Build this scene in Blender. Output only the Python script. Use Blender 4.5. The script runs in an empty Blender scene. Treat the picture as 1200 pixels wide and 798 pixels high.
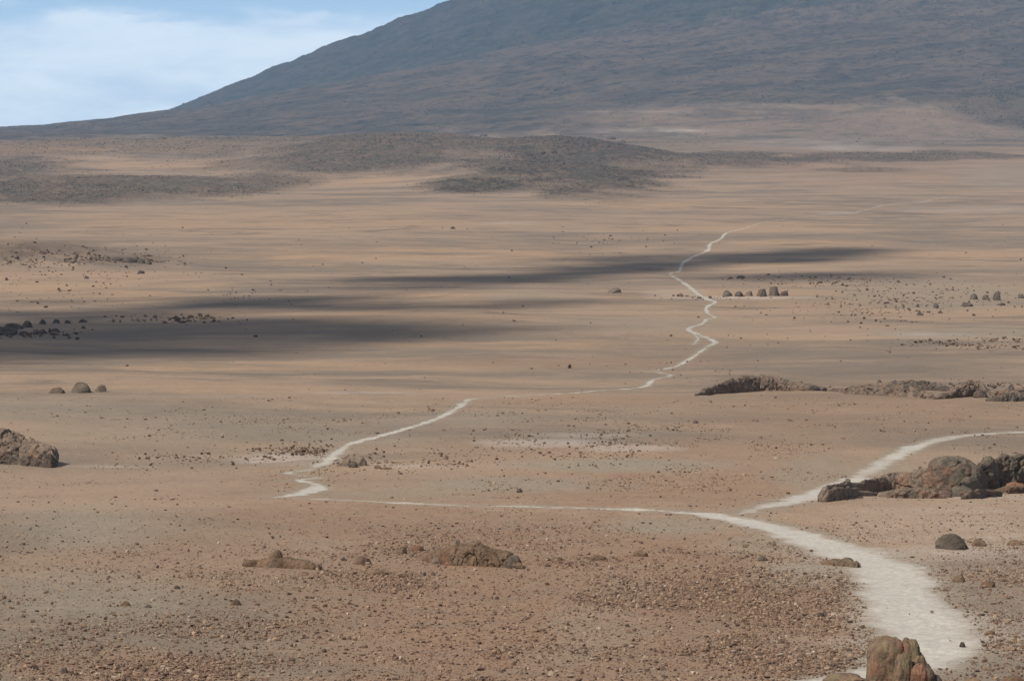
import bpy, bmesh, math, random
import numpy as np
from mathutils import Vector, Matrix

R = math.radians
random.seed(7); rng = np.random.default_rng(7)
scene = bpy.context.scene
COL = scene.collection

# ------------------------------------------------------------------ camera model
F = 3087.0                       # focal length in 1200-px units (about 22 degrees wide)
HORIZON = 165.0
PITCH = math.atan((399.0 - HORIZON) / F)
CP, SP = math.cos(PITCH), math.sin(PITCH)

def ray(px, py):
    u = (px - 600.0) / F; v = (399.0 - py) / F
    return u, CP + SP * v, -SP + CP * v      # x, y, z of the direction

def project(X, Y, Z):
    fw = Y * CP - Z * SP; up = Y * SP + Z * CP
    fw = np.maximum(fw, 1e-3)
    return 600 + F * X / fw, 399 - F * up / fw

# ------------------------------------------------------------------ noise
def _h(ix, iy, iz, seed):
    n = (ix.astype(np.uint32) * np.uint32(374761393) + iy.astype(np.uint32) * np.uint32(668265263)
         + iz.astype(np.uint32) * np.uint32(2147483647 & 1274126177) + np.uint32((seed * 974634777) & 0xffffffff))
    n = (n ^ (n >> np.uint32(13))) * np.uint32(1274126177)
    n = n ^ (n >> np.uint32(16))
    return n.astype(np.float32) / np.float32(4294967295.0) * 2 - 1

def noise2(x, y, seed=0):
    x = np.asarray(x, np.float64); y = np.asarray(y, np.float64)
    fx = np.floor(x); fy = np.floor(y)
    ix = fx.astype(np.int64); iy = fy.astype(np.int64); iz = np.zeros_like(ix)
    tx = (x - fx).astype(np.float32); ty = (y - fy).astype(np.float32)
    sx = tx * tx * tx * (tx * (tx * 6 - 15) + 10); sy = ty * ty * ty * (ty * (ty * 6 - 15) + 10)
    a = _h(ix, iy, iz, seed); b = _h(ix + 1, iy, iz, seed)
    c = _h(ix, iy + 1, iz, seed); d = _h(ix + 1, iy + 1, iz, seed)
    return (a + (b - a) * sx) * (1 - sy) + (c + (d - c) * sx) * sy

def fbm2(x, y, seed=0, octv=4, gain=0.5):
    s = 0; amp = 1; tot = 0; c, sn = 0.8, 0.6
    for o in range(octv):
        s = s + amp * noise2(x, y, seed + o * 17); tot += amp
        x, y = (c * x - sn * y) * 2.03 + 11.3, (sn * x + c * y) * 2.03 - 7.7
        amp *= gain
    return s / tot

def noise3(p, seed=0):
    f = np.floor(p); i = f.astype(np.int64); t = (p - f).astype(np.float32)
    s = t * t * (3 - 2 * t)
    r = 0
    for dx in (0, 1):
        wx = s[:, 0] if dx else 1 - s[:, 0]
        for dy in (0, 1):
            wy = s[:, 1] if dy else 1 - s[:, 1]
            for dz in (0, 1):
                wz = s[:, 2] if dz else 1 - s[:, 2]
                r = r + wx * wy * wz * _h(i[:, 0] + dx, i[:, 1] + dy, i[:, 2] + dz, seed)
    return r

def fbm3(p, seed=0, octv=4, gain=0.5):
    s = 0; amp = 1; tot = 0
    for o in range(octv):
        s = s + amp * noise3(p, seed + o * 13); tot += amp
        p = p * 2.07 + 5.1; amp *= gain
    return s / tot

def sstep(a, b, x):
    t = np.clip((x - a) / (b - a), 0, 1); return t * t * (3 - 2 * t)

# ------------------------------------------------------------------ terrain height
# distance (m) and the drop of the ground below eye level there
_prof_rows = [(95, 798), (150, 650), (182, 604), (205, 590), (250, 572), (330, 505), (430, 462), (620, 400), (900, 341),
              (1200, 301), (1650, 261), (2300, 222), (3200, 192), (4200, 170), (5000, 163), (6500, 157), (8500, 153), (10000, 155)]
_Y = [-60, -10, 0, 6, 20, 50]
_Z = [-2.4, -1.75, -1.72, -2.6, -5.6, -11.8]
for D, row in _prof_rows:
    r_ = ray(600, row); _Y.append(D); _Z.append(r_[2] / r_[1] * D)
_Y += [11500, 14000]; _Z += [-60, -320]
_Y = np.array(_Y, float); _Z = np.array(_Z, float)

def _pchip(xs, ys):
    h = np.diff(xs); dl = np.diff(ys) / h; m = np.zeros(len(xs))
    for k in range(1, len(xs) - 1):
        if dl[k - 1] * dl[k] > 0:
            w1 = 2 * h[k] + h[k - 1]; w2 = h[k] + 2 * h[k - 1]
            m[k] = (w1 + w2) / (w1 / dl[k - 1] + w2 / dl[k])
    m[0] = dl[0]; m[-1] = dl[-1]
    def f(x):
        x = np.clip(x, xs[0], xs[-1]); k = np.clip(np.searchsorted(xs, x) - 1, 0, len(xs) - 2)
        t = (x - xs[k]) / h[k]; t2 = t * t; t3 = t2 * t
        return (2 * t3 - 3 * t2 + 1) * ys[k] + (t3 - 2 * t2 + t) * h[k] * m[k] + (-2 * t3 + 3 * t2) * ys[k + 1] + (t3 - t2) * h[k] * m[k + 1]
    return f
base_h = _pchip(_Y, _Z)

def G(X, Y, cx, cy, rx, ry):      # soft mound
    return np.exp(-(((X - cx) / rx) ** 2 + ((Y - cy) / ry) ** 2))

KX, KY, KH, KS = 1550.0, 7900.0, 478.0, 0.166
AX, AY, AH, SL = 2800.0, 10400.0, 1652.0, 0.381      # the volcano's axis, height, slope

def bx(px, D): return (px - 600) / F * D

def lava_mask(X, Y):
    n1 = fbm2(X / 160, Y / 420, 3, 4); n2 = fbm2(X / 45, Y / 110, 5, 3)
    m = 0
    def e(px, D, wpx, wD, s=1.0):
        cx = bx(px, D)
        d = np.sqrt(((X - cx) / (wpx / F * D)) ** 2 + ((Y - D) / wD) ** 2)
        return s * (1 - sstep(0.55, 1.25, d + n1 * 0.5 + n2 * 0.3))
    for a in [(565, 3300, 130, 520, .85), (330, 3000, 130, 260, .6), (640, 2750, 150, 700, 1), (690, 3200, 140, 560, 1), (560, 2280, 95, 190, 1), (460, 3300, 200, 650, .85),
              (300, 3500, 240, 420, .55), (130, 2350, 200, 330, .8), (300, 2450, 110, 300, .7), (60, 3500, 170, 430, .5),
              (-80, 2500, 150, 700, .8), (870, 3350, 130, 330, .85), (1010, 3500, 110, 240, .8), (1140, 3550, 80, 180, .7),
              (1010, 2950, 60, 90, .5), (1180, 5300, 90, 250, .8)]:
        m = np.maximum(m, e(*a))
    return m

def height(X, Y):
    X = np.asarray(X, float); Y = np.asarray(Y, float)
    z = base_h(Y)
    # broad swells of the saddle
    far = sstep(150, 1200, Y)
    z = z + far * (fbm2(X / 230, Y / 260, 21, 3) * 2.6) * np.where(Y > 2500, 1.6, 1)
    z = z + sstep(60, 250, Y) * fbm2(X / 42, Y / 60, 22, 3) * 0.7
    # crest that carries the three boulders, rise under the far outcrop
    z = z + 1.3 * G(X, Y, bx(60, 425), 425, 70, 22) + 1.6 * G(X, Y, bx(1040, 425), 405, 42, 26)
    z = z + 0.7 * G(X, Y, bx(560, 215), 200, 26, 14)
    # rocky hillock at the left
    z = z + 10.5 * G(X, Y, bx(-40, 1130), 1150, 46, 60) + 3 * G(X, Y, bx(110, 1130), 1140, 30, 40)
    # old lava hills
    lm = lava_mask(X, Y)
    z = z + 15 * G(X, Y, bx(664, 3350), 3350, 78, 260) + 12 * G(X, Y, bx(740, 3300), 3250, 120, 260)
    z = z + 26 * G(X, Y, bx(510, 3600), 3450, 170, 480) + 18 * G(X, Y, bx(250, 3700), 3650, 260, 520) + 10 * G(X, Y, bx(0, 3600), 3500, 260, 520)
    z = z + 7 * G(X, Y, bx(600, 2600), 2600, 110, 330) + 6 * G(X, Y, bx(130, 2500), 2500, 170, 240)
    rid = 1 - np.abs(fbm2(X / 34, Y / 48, 31, 4)) * 2.2
    z = z + lm * (rid * 1.9 + fbm2(X / 9, Y / 12, 33, 3) * 1.1) * sstep(1500, 2200, Y)
    # bare foothills in front of the volcano
    z = z + 34 * G(X, Y, bx(1080, 5400), 5300, 420, 420) + 10 * G(X, Y, bx(760, 5600), 5500, 420, 400)
    z = z + sstep(3800, 5200, Y) * (fbm2(X / 420, Y / 500, 41, 5, .55) * 13 + fbm2(X / 60, Y / 110, 43, 4, .6) * 3.2)
    # the volcano: a concave-footed cone with ribs
    dx = X - AX; dy = Y - AY; r = np.sqrt(dx * dx + dy * dy); th = np.arctan2(dy, dx)
    cone = AH - SL * r
    foot = 18.0
    cone = foot * np.log1p(np.exp(np.clip(cone / foot, -30, 30)))
    cone = cone * sstep(5200, 6400, Y + 0.1 * X) - 30 * 0
    rib = fbm2(th * 26, r / 1500, 51, 4, .55) * 26 + fbm2(X / 130, Y / 130, 53, 5, .58) * 22
    apron = KH - KS * np.hypot(X - KX, Y - KY)
    apron = 30 * np.log1p(np.exp(np.clip(apron / 30, -30, 60))) * sstep(4500, 5600, Y)
    lobes = fbm2(X / 520, Y / 260 - X / 900, 57, 5, .6) * 26
    z = z + np.where(cone > apron, cone + (apron - cone) * np.exp(-(cone - apron) / 9) * .5, apron + (cone - apron) * np.exp(-(apron - cone) / 9) * .5) + rib * sstep(20, 300, cone) + lobes * sstep(20, 200, apron) * (1 - sstep(0, 120, cone - apron))
    # small scale relief
    z = z + fbm2(X / 5.5, Y / 5.5, 61, 3) * 0.16 + fbm2(X / 1.3, Y / 1.3, 63, 2) * 0.045
    return z

_sY = np.concatenate([np.arange(20, 400, .35), np.arange(400, 1500, 1.5), np.arange(1500, 12000, 6.0)])
def P(px, py):
    dx, dy, dz = ray(px, py)
    Xs = _sY * dx / dy; Zr = _sY * dz / dy
    hz = height(Xs, _sY)
    k = np.nonzero(hz >= Zr)[0]; k = k[0] if len(k) else len(_sY) - 1
    if k > 0:
        a = Zr[k - 1] - hz[k - 1]; b = hz[k] - Zr[k]; t = a / (a + b + 1e-9)
        Y = _sY[k - 1] + (_sY[k] - _sY[k - 1]) * t
    else: Y = _sY[0]
    X = Y * dx / dy
    return float(X), float(Y), float(height(np.array([X]), np.array([Y]))[0])

# ------------------------------------------------------------------ ground sheet grid
def spaced_rows():
    ys = [-26.0]
    while ys[-1] < 92:
        ys.append(ys[-1] + max(.6, 2.2 - abs(ys[-1]) * .02) if ys[-1] < 60 else ys[-1] + .6)
    while ys[-1] < 4300:
        y = ys[-1]; h = max(-float(base_h(np.array([y]))[0]), 8)
        st = y * y / (h * F) * 1.0
        ys.append(y + min(st, 5.0))
    while ys[-1] < 13500:
        ys.append(ys[-1] + (16 if ys[-1] < 11000 else 120))
    return np.array(ys)
YR = spaced_rows()
AP = -30.0
sd = np.linspace(-.232, .232, 1130)
so = .232 * np.cumprod(np.full(34, 1.05)); so = np.append(so, [1.3, 1.6])
SC = np.concatenate([-so[::-1], sd, so])
NR, NC = len(YR), len(SC)
Yg = np.repeat(YR[:, None], NC, 1); Xg = (Yg - AP) * SC[None, :]
Zg = height(Xg.ravel(), Yg.ravel()).reshape(NR, NC)
PXg, PYg = project(Xg, Yg, Zg)
print('grid', NR, NC)

# ------------------------------------------------------------------ trails (surveyed points: position, width in metres)
def smooth(pts, n=6):
    pts = np.array(pts, float); out = []
    p = np.vstack([2 * pts[0] - pts[1], pts, 2 * pts[-1] - pts[-2]])
    for k in range(1, len(p) - 2):
        for t in np.linspace(0, 1, n, endpoint=False):
            a, b, c, d = p[k - 1], p[k], p[k + 1], p[k + 2]
            out.append(.5 * ((2 * b) + (-a + c) * t + (2 * a - 5 * b + 4 * c - d) * t * t + (-a + 3 * b - 3 * c + d) * t ** 3))
    out.append(pts[-1]); return np.array(out)

TRAILS = {
 # main gravel track: px, py, half width in m, strength
 'main': ([(850, 811, .5, .4), (900, 804, .7, .55), (955, 797, .9, .75), (1005, 791, 1.2, .85), (1048, 784, 1.6, .95), (1078, 766, 2.0, 1), (1086, 744, 2.1, 1), (1070, 719, 2.0, 1), (1055, 697, 1.9, 1), (1046, 678, 1.9, 1),
           (1028, 661, 1.95, 1), (985, 644, 1.75, 1), (935, 627, 1.5, 1), (880, 612, 1.35, 1), (835, 603, 1.25, .95), (800, 600, .9, .8), (775, 600, .45, .5)], 6),
 'right': ([(866, 602, .5, .45), (892, 595, .7, .6), (925, 588, 1.2, .85), (960, 577, 1.5, 1), (1000, 562, 1.5, 1), (1030, 546, 1.7, 1), (1054, 532, 1.7, 1), (1080, 521, 1.6, 1),
            (1115, 512, 1.6, 1), (1150, 508.5, 1.5, 1), (1200, 506, 1.4, 1), (1270, 505, 1.4, 1)], 6),
 'thin': ([(800, 599, .5, .75), (700, 595.5, .42, .75), (600, 593, .38, .7), (540, 592, .35, .6), (480, 589.5, .45, .8), (430, 587, .3, .7), (375, 584.5, .28, .65), (335, 583, .28, .6)], 5),
 'zigzag': ([(322, 583, .4, .7), (345, 580, .7, .9), (362, 575, .8, .95), (376, 570, .75, .95), (366, 566, .6, .95), (350, 562, .6, .9), (374, 559.5, .5, .8), (345, 556, .6, .9), (338, 553.5, .6, .9),
             (362, 550, .7, .7), (382, 541, .9, .95), (395, 530, .9, .95), (410, 520, .85, .95), (440, 512, .85, .95), (480, 501, .8, .9), (515, 489, .75, .95), (532, 480, .75, .95),
             (545, 471, .9, 1), (551, 467.5, .75, .9), (580, 465, .7, .85), (620, 463, .65, .8), (665, 461, .7, .85), (700, 457.5, .65, .75), (735, 455.5, .8, .9), (757, 452.5, .8, .85),
             (765, 445, .6, .85), (787, 440, .6, .75), (768, 435, .5, .6), (790, 430, .7, .85), (806, 422, .7, .85), (818, 414, .7, .85), (829, 406, .7, .95), (838, 401, .9, 1), (824, 394, .8, 1), (806, 386, 1.1, 1), (823, 379, .9, 1), (828, 374, .9, 1),
             (838, 372, .8, .9), (829, 367, .8, .9), (828, 360, .8, .9), (838, 354, .8, .9), (826, 350, 1.0, 1), (818, 345, 1.0, 1), (809, 337, 1.1, 1), (797, 329, 1.2, 1), (785, 321, 1.1, 1),
             (796, 318, 1.0, .9), (799, 310, 1.2, .9), (808, 303, 1.2, .95), (829, 294, 1.4, 1), (832, 286, 1.2, .95), (845, 280, 1.2, .9), (851, 273, 1.5, 1), (868, 269, 1.2, .8),
             (890, 262, 1.1, .7), (920, 257, 1.1, .6), (965, 252, 1.2, .65), (990, 250, 1.2, .55), (1003, 249, 1.6, .6), (1040, 240, 2.6, .6), (1080, 236.5, 2.4, .5), (1098, 233, 2.4, .5), (1130, 229, 1.8, .35), (1160, 224, 1.8, .4)], 3),
 'spur1': ([(838, 372, .8, .6), (846, 371.5, .5, .4)], 2), 'spur2': ([(826, 351, .6, .6), (845, 356, .6, .4)], 3), 'spur3': ([(824, 384, .5, .5), (845, 388.5, .4, .3)], 3), 'spur4': ([(829, 294, .8, .7), (838, 294, .6, .4)], 2),
 'spur5': ([(806, 386, .5, .6), (818, 396, .6, .8), (812, 404, .5, .5)], 3),
}
path_m = np.zeros((NR, NC)); path_d = np.full((NR, NC), 99.0)
wob = fbm2(Xg / 2.2, Yg / 2.2, 71, 3) * .38 + fbm2(Xg / .5, Yg / .5, 73, 2) * .16
for nm, (pts, n) in TRAILS.items():
    sp = smooth(pts, n)
    W = []
    for q in sp:
        X, Y, Z = P(q[0], q[1]); W.append((X, Y, max(q[2], .1), min(max(q[3], 0), 1)))
    W = np.array(W)
    for a, b in zip(W[:-1], W[1:]):
        if abs(a[1] - b[1]) > 400: continue
        rad = max(a[2], b[2]) * 2.2 + 2
        r0, r1 = np.searchsorted(YR, [min(a[1], b[1]) - rad, max(a[1], b[1]) + rad])
        if r1 <= r0: continue
        # limit columns too
        sx = np.array([(min(a[0], b[0]) - rad) / (YR[r0] - AP), (min(a[0], b[0]) - rad) / (YR[r1 - 1] - AP), (max(a[0], b[0]) + rad) / (YR[r0] - AP), (max(a[0], b[0]) + rad) / (YR[r1 - 1] - AP)])
        c0, c1 = np.searchsorted(SC, [sx.min(), sx.max()])
        sl = (slice(r0, r1), slice(c0, c1))
        x = Xg[sl]; y = Yg[sl]
        vx, vy = b[0] - a[0], b[1] - a[1]; L2 = vx * vx + vy * vy + 1e-9
        t = np.clip(((x - a[0]) * vx + (y - a[1]) * vy) / L2, 0, 1)
        d = np.hypot(x - a[0] - t * vx, y - a[1] - t * vy)
        hw = a[2] + (b[2] - a[2]) * t; s = a[3] + (b[3] - a[3]) * t
        # never thinner than the sheet can carry at that distance
        hw = np.maximum(hw * np.where(y > 260, .72, 1), y * .00036)
        dd = (d - hw * .92) / np.maximum(hw * .72, .3) + wob[sl] * 1.2 / np.maximum(hw * .5, .3)
        m = s * (1 - sstep(-1.0, 1.0, dd)) * np.where(y > 260, np.clip(.86 + .45 * fbm2(x / 9, y / 14, 75, 2), .35, 1), 1)
        path_m[sl] = np.maximum(path_m[sl], m)
        path_d[sl] = np.minimum(path_d[sl], d - hw)
# wear the track in a little
Zg -= path_m * .05 * (Yg < 700)

# ------------------------------------------------------------------ ground zones (kinds of soil)
nA = fbm2(Xg / 14, Yg / 26, 81, 4) + .9 * fbm2(Xg / 2.4, Yg / 4, 80, 4) * (1 - sstep(200, 400, Yg)); nB = fbm2(Xg / 60, Yg / 120, 82, 4)
def zone(ells, soft=.55, na=.4, nb=.25):
    m = np.zeros((NR, NC))
    for px, py, rx, ry, s in ells:
        sel = (np.abs(PYg - py) < ry * 2.4) & (np.abs(PXg - px) < rx * 2.4)
        if not sel.any(): continue
        d = np.sqrt(((PXg[sel] - px) / rx) ** 2 + ((PYg[sel] - py) / ry) ** 2) + nA[sel] * na + nB[sel] * nb
        m[sel] = np.maximum(m[sel], s * (1 - sstep(1 - soft, 1 + soft, d)))
    return m
lava = lava_mask(Xg.ravel(), Yg.ravel()).reshape(NR, NC)
lava = np.maximum(lava, zone([(30, 293, 90, 10, .6), (150, 306, 45, 6, .5), (1180, 108, 120, 7, .75), (960, 118, 120, 4, .6), (900, 140, 260, 9, .12), (1100, 160, 160, 8, .14), (780, 165, 120, 5, .2)]))
rust = zone([(640, 700, 330, 105, 1), (880, 745, 150, 70, 1), (760, 573, 230, 22, .9), (430, 600, 160, 40, .8), (250, 660, 200, 40, .55), (150, 780, 130, 22, .7), (1000, 480, 190, 30, .5),
             (870, 540, 120, 25, .6), (860, 169, 70, 8, .8), (900, 140, 330, 20, .75), (1050, 190, 260, 22, .5), (640, 425, 200, 6, .5), (560, 530, 150, 12, .35), (700, 470, 150, 8, .5)])
grey = zone([(720, 545, 120, 7, 1), (600, 568, 120, 9, .9), (440, 578, 130, 10, .6), (700, 735, 46, 26, .45), (730, 690, 28, 16, .45), (660, 765, 40, 12, .4), (950, 672, 60, 16, .8), (780, 616, 70, 10, .8), (900, 640, 60, 10, .7),
             (955, 555, 45, 22, .7), (1100, 345, 120, 18, .6), (1150, 390, 120, 8, .7), (1180, 205, 50, 14, .6), (420, 515, 80, 10, .6), (560, 490, 60, 9, .5), (750, 380, 110, 8, .5), (630, 347, 60, 6, .6),
             (100, 620, 90, 25, .7), (120, 700, 110, 30, .6), (40, 480, 130, 14, .5), (1010, 560, 60, 20, .5), (470, 495, 50, 8, .5), (250, 500, 200, 18, .4)])
grey = np.maximum(grey, (1 - sstep(0, 1, np.maximum(path_d - .2, 0) / np.maximum(.9, 1.8 * (Yg < 260)) + nA * .5)) * .75 * (Yg < 900))
pale = zone([(790, 153.5, 30, 1.6, .5), (760, 153, 90, 3, .22), (985, 173, 40, 3.5, .38), (930, 168, 90, 5, .2), (1050, 174, 30, 3, .3), (640, 519, 70, 5, .28), (735, 525, 50, 4, .28), (690, 510, 60, 3, .2), (350, 539, 60, 6, .35),
             (470, 546, 50, 4, .35), (130, 547, 60, 1.8, .2), (250, 464, 90, 1.6, .18), (440, 460, 90, 1.6, .2), (790, 343, 30, 6, .2), (860, 349, 90, 1.5, .4), (1090, 395, 70, 4, .25), (850, 123, 90, 1.5, .2),
             (730, 131, 80, 1.2, .3), (1060, 700, 130, 90, .22), (1150, 700, 90, 120, .25), (1120, 610, 110, 40, .15), (980, 250, 22, 1.8, .3), (600, 262, 40, 2, .2), (1150, 245, 80, 4, .2)])
ochre = zone([(60, 175, 90, 4, .9), (170, 193, 110, 6, .9), (430, 210, 110, 8, .9), (350, 260, 260, 12, .6), (480, 300, 220, 10, .8), (560, 350, 160, 8, .9), (300, 370, 200, 5, .7), (450, 372, 180, 5, .9), (350, 430, 220, 5, .7),
              (560, 405, 160, 4, .6), (900, 265, 140, 7, .7), (780, 240, 150, 6, .7), (880, 310, 60, 3, .6), (930, 285, 100, 4, .8), (1100, 300, 130, 5, .6), (60, 340, 160, 22, .7), (200, 455, 200, 6, .5), (880, 400, 160, 6, .5),
              (980, 350, 200, 16, .55), (1100, 365, 120, 10, .5), (1000, 130, 180, 8, .35), (160, 130, 80, 4, .2), (750, 118, 60, 2, .4), (700, 350, 120, 6, .4)])
mount = sstep(20, 170, AH - SL * np.hypot(Xg - AX, Yg - AY) + nB * 60 + 60) * (Yg > 5400)
apr = sstep(10, 60, KH - KS * np.hypot(Xg - KX, Yg - KY) + nB * 25) * (Yg > 4500) * sstep(4600, 5400, Yg)
apr = np.maximum(apr, sstep(4700, 5400, Yg + nB * 500) * (1 - sstep(620, 780, PXg + nB * 80)))
apr = apr * (1 - sstep(112, 134, PYg + nB * 26 + nA * 10 - 6) * sstep(660, 1020, PXg + nB * 120))
cone_ = AH - SL * np.hypot(Xg - AX, Yg - AY); apr_ = KH - KS * np.hypot(Xg - KX, Yg - KY)
mount = np.maximum(mount, apr); brownish = sstep(-30, 30, apr_ - cone_ + nB * 25)

V = np.stack([Xg, Yg, Zg], -1).reshape(-1, 3).astype(np.float32)
# normals of the whole sheet
dc = np.gradient(np.stack([Xg, Yg, Zg], -1), axis=1); dr = np.gradient(np.stack([Xg, Yg, Zg], -1), axis=0)
Nn = np.cross(dc.reshape(-1, 3), dr.reshape(-1, 3)); Nn /= np.linalg.norm(Nn, axis=1, keepdims=True)
idx = np.arange(NR * NC).reshape(NR, NC)
quads = np.stack([idx[:-1, :-1], idx[:-1, 1:], idx[1:, 1:], idx[1:, :-1]], -1).reshape(-1, 4)
qp = path_m.ravel()[quads].mean(1)
is_path = qp > .42

# ------------------------------------------------------------------ materials
def newmat(name):
    m = bpy.data.materials.new(name); m.use_nodes = True
    nt = m.node_tree; b = nt.nodes['Principled BSDF']
    b.inputs['Roughness'].default_value = .95
    b.inputs['Specular IOR Level'].default_value = .12
    return m, nt, b
class N:
    def __init__(s, nt): s.nt = nt; s.l = nt.links
    def n(s, t, **k):
        x = s.nt.nodes.new(t)
        for a, v in k.items(): setattr(x, a, v)
        return x
    def noise(s, vec, scale, detail=4, rough=.55, dist=0.0):
        x = s.n('ShaderNodeTexNoise'); x.inputs['Scale'].default_value = scale; x.inputs['Detail'].default_value = detail
        x.inputs['Roughness'].default_value = rough; x.inputs['Distortion'].default_value = dist
        s.l.new(vec, x.inputs['Vector']); return x.outputs['Fac']
    def map(s, vec, sc, rot=(0, 0, 0)):
        x = s.n('ShaderNodeMapping'); x.inputs['Scale'].default_value = sc; x.inputs['Rotation'].default_value = rot; s.l.new(vec, x.inputs['Vector']); return x.outputs[0]
    def ss(s, v, a, b, lo=0, hi=1):
        x = s.n('ShaderNodeMapRange', interpolation_type='SMOOTHSTEP'); s.l.new(v, x.inputs[0])
        for i, q in enumerate((a, b, lo, hi)): x.inputs[i + 1].default_value = q
        return x.outputs[0]
    def math(s, op, a, b=None):
        x = s.n('ShaderNodeMath', operation=op)
        for i, q in enumerate((a, b)):
            if q is None: continue
            if isinstance(q, (int, float)): x.inputs[i].default_value = q
            else: s.l.new(q, x.inputs[i])
        return x.outputs[0]
    def mix(s, f, a, b, mode='MIX'):
        x = s.n('ShaderNodeMix', data_type='RGBA', blend_type=mode)
        for sock, q in ((x.inputs[0], f), (x.inputs[6], a), (x.inputs[7], b)):
            if isinstance(q, (int, float)): sock.default_value = q
            elif isinstance(q, tuple): sock.default_value = (*q, 1)
            else: s.l.new(q, sock)
        return x.outputs[2]

def sepY(n, g):
    x = n.n('ShaderNodeSeparateXYZ'); n.l.new(g, x.inputs[0]); return x.outputs[1]
def ground_material():
    m, nt, b = newmat('desert_ground'); n = N(nt)
    g = n.n('ShaderNodeNewGeometry').outputs['Position']
    z1 = n.n('ShaderNodeAttribute', attribute_name='zones_a'); z2 = n.n('ShaderNodeAttribute', attribute_name='zones_b')
    s1 = n.n('ShaderNodeSeparateColor'); s2 = n.n('ShaderNodeSeparateColor')
    nt.links.new(z1.outputs['Color'], s1.inputs[0]); nt.links.new(z2.outputs['Color'], s2.inputs[0])
    path, lav, pal = s1.outputs[0], s1.outputs[1], s1.outputs[2]
    rus, gry, mou = s2.outputs[0], s2.outputs[1], s2.outputs[2]
    och = z2.outputs['Alpha']
    big = n.noise(n.map(g, (.55, .8, 1)), .011, 5, .6, .6)
    mid = n.noise(n.map(g, (.6, 1, 1)), .045, 5, .6, .5)
    sml = n.noise(g, .35, 5, .6)
    fin = n.noise(g, 3.2, 4, .7)
    grn = n.noise(g, 9.0, 2, .6)
    tan, brown = (.302, .215, .147), (.196, .152, .113)
    c = n.mix(n.ss(big, .43, .57), brown, tan)
    c = n.mix(n.math('MULTIPLY', n.ss(mid, .45, .62), .65), c, (.275, .195, .135))
    c = n.mix(n.math('MULTIPLY', n.ss(mid, .60, .72), .35), c, (.33, .26, .20))
    c = n.mix(n.math('MULTIPLY', och, n.ss(mid, .30, .62, .35, 1)), c, (.370, .245, .150))
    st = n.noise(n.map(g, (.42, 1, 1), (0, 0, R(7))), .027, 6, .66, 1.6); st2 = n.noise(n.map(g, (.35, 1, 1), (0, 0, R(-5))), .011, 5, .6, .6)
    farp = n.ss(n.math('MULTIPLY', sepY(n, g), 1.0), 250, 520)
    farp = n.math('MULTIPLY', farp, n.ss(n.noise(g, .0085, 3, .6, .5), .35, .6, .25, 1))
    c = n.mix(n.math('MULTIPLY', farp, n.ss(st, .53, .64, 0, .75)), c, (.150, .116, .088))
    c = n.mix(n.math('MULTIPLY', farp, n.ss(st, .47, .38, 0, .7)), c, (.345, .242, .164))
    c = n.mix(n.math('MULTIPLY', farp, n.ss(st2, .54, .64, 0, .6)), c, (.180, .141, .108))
    c = n.mix(n.math('MULTIPLY', rus, n.ss(sml, .30, .62, .45, 1)), c, (.250, .158, .102))
    c = n.mix(n.math('MULTIPLY', gry, n.ss(sml, .25, .65, .5, 1)), c, (.255, .212, .160))
    c = n.mix(n.ss(sepY(n, g), 3300, 4300, 0, .65), c, (.172, .132, .094))
    ft = n.noise(n.map(g, (.5, .5, 1), (0, 0, R(12))), .0065, 6, .7, 1.2); ff = n.noise(n.map(g, (1, .5, 1)), .05, 5, .75)
    fr = n.ss(sepY(n, g), 3600, 4300)
    c = n.mix(n.math('MULTIPLY', fr, n.ss(ft, .49, .58, 0, .8)), c, (.105, .086, .064))
    c = n.mix(n.math('MULTIPLY', fr, n.ss(ff, .52, .62, 0, .5)), c, (.085, .072, .056))
    c = n.mix(n.math('MULTIPLY', fr, n.ss(ft, .44, .36, 0, .6)), c, (.260, .180, .118))
    c = n.mix(n.math('MULTIPLY', pal, n.ss(st, .40, .60, .15, 1)), c, (.56, .50, .45))
    # lava country: dark clinker with soil and dull green scrub between
    lt = n.noise(n.map(g, (1, .6, 1)), .15, 6, .78)
    lb = n.noise(n.map(g, (1, .5, 1)), .022, 4, .6)
    lc = n.mix(n.ss(lt, .42, .58), (.040, .032, .026), (.110, .079, .055))
    lc = n.mix(n.math('MULTIPLY', n.ss(lb, .48, .60), .6), lc, (.060, .062, .046))
    c = n.mix(n.math('MULTIPLY', lav, n.ss(lt, .35, .65, 1, .8)), c, lc)
    # volcano flank
    mm = n.map(n.map(g, (1, 1, 1), (0, R(9), 0)), (.25, .30, 1.4))
    m1 = n.noise(mm, .022, 6, .66, .5); m2 = n.noise(n.map(g, (1, .6, 1)), .05, 5, .75); m3 = n.noise(mm, .07, 6, .68, .5)
    mc = n.mix(n.ss(m1, .42, .58), (.040, .046, .036), (.066, .060, .048))
    mb = n.mix(n.ss(m1, .42, .58), (.074, .062, .046), (.128, .094, .066))
    mc = n.mix(z1.outputs['Alpha'], mc, mb)
    mc = n.mix(n.math('MULTIPLY', n.ss(m3, .54, .66), .6), mc, (.115, .090, .068))
    mc = n.mix(n.math('MULTIPLY', n.ss(m3, .47, .38), .75), mc, (.026, .032, .026))
    mc = n.mix(n.math('MULTIPLY', n.ss(m2, .50, .38), .55), mc, (.020, .023, .020))
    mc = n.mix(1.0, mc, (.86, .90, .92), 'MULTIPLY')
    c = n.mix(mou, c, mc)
    # trail
    pc = n.mix(n.ss(grn, .3, .7), (.410, .376, .325), (.455, .420, .362))
    pc = n.mix(n.math('MULTIPLY', n.ss(sml, .5, .7), .35), pc, (.43, .375, .32))
    pm = n.ss(n.math('ADD', path, n.math('MULTIPLY', n.math('SUBTRACT', grn, .5), .7)), .10, .92)
    c = n.mix(pm, c, pc)
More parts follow.
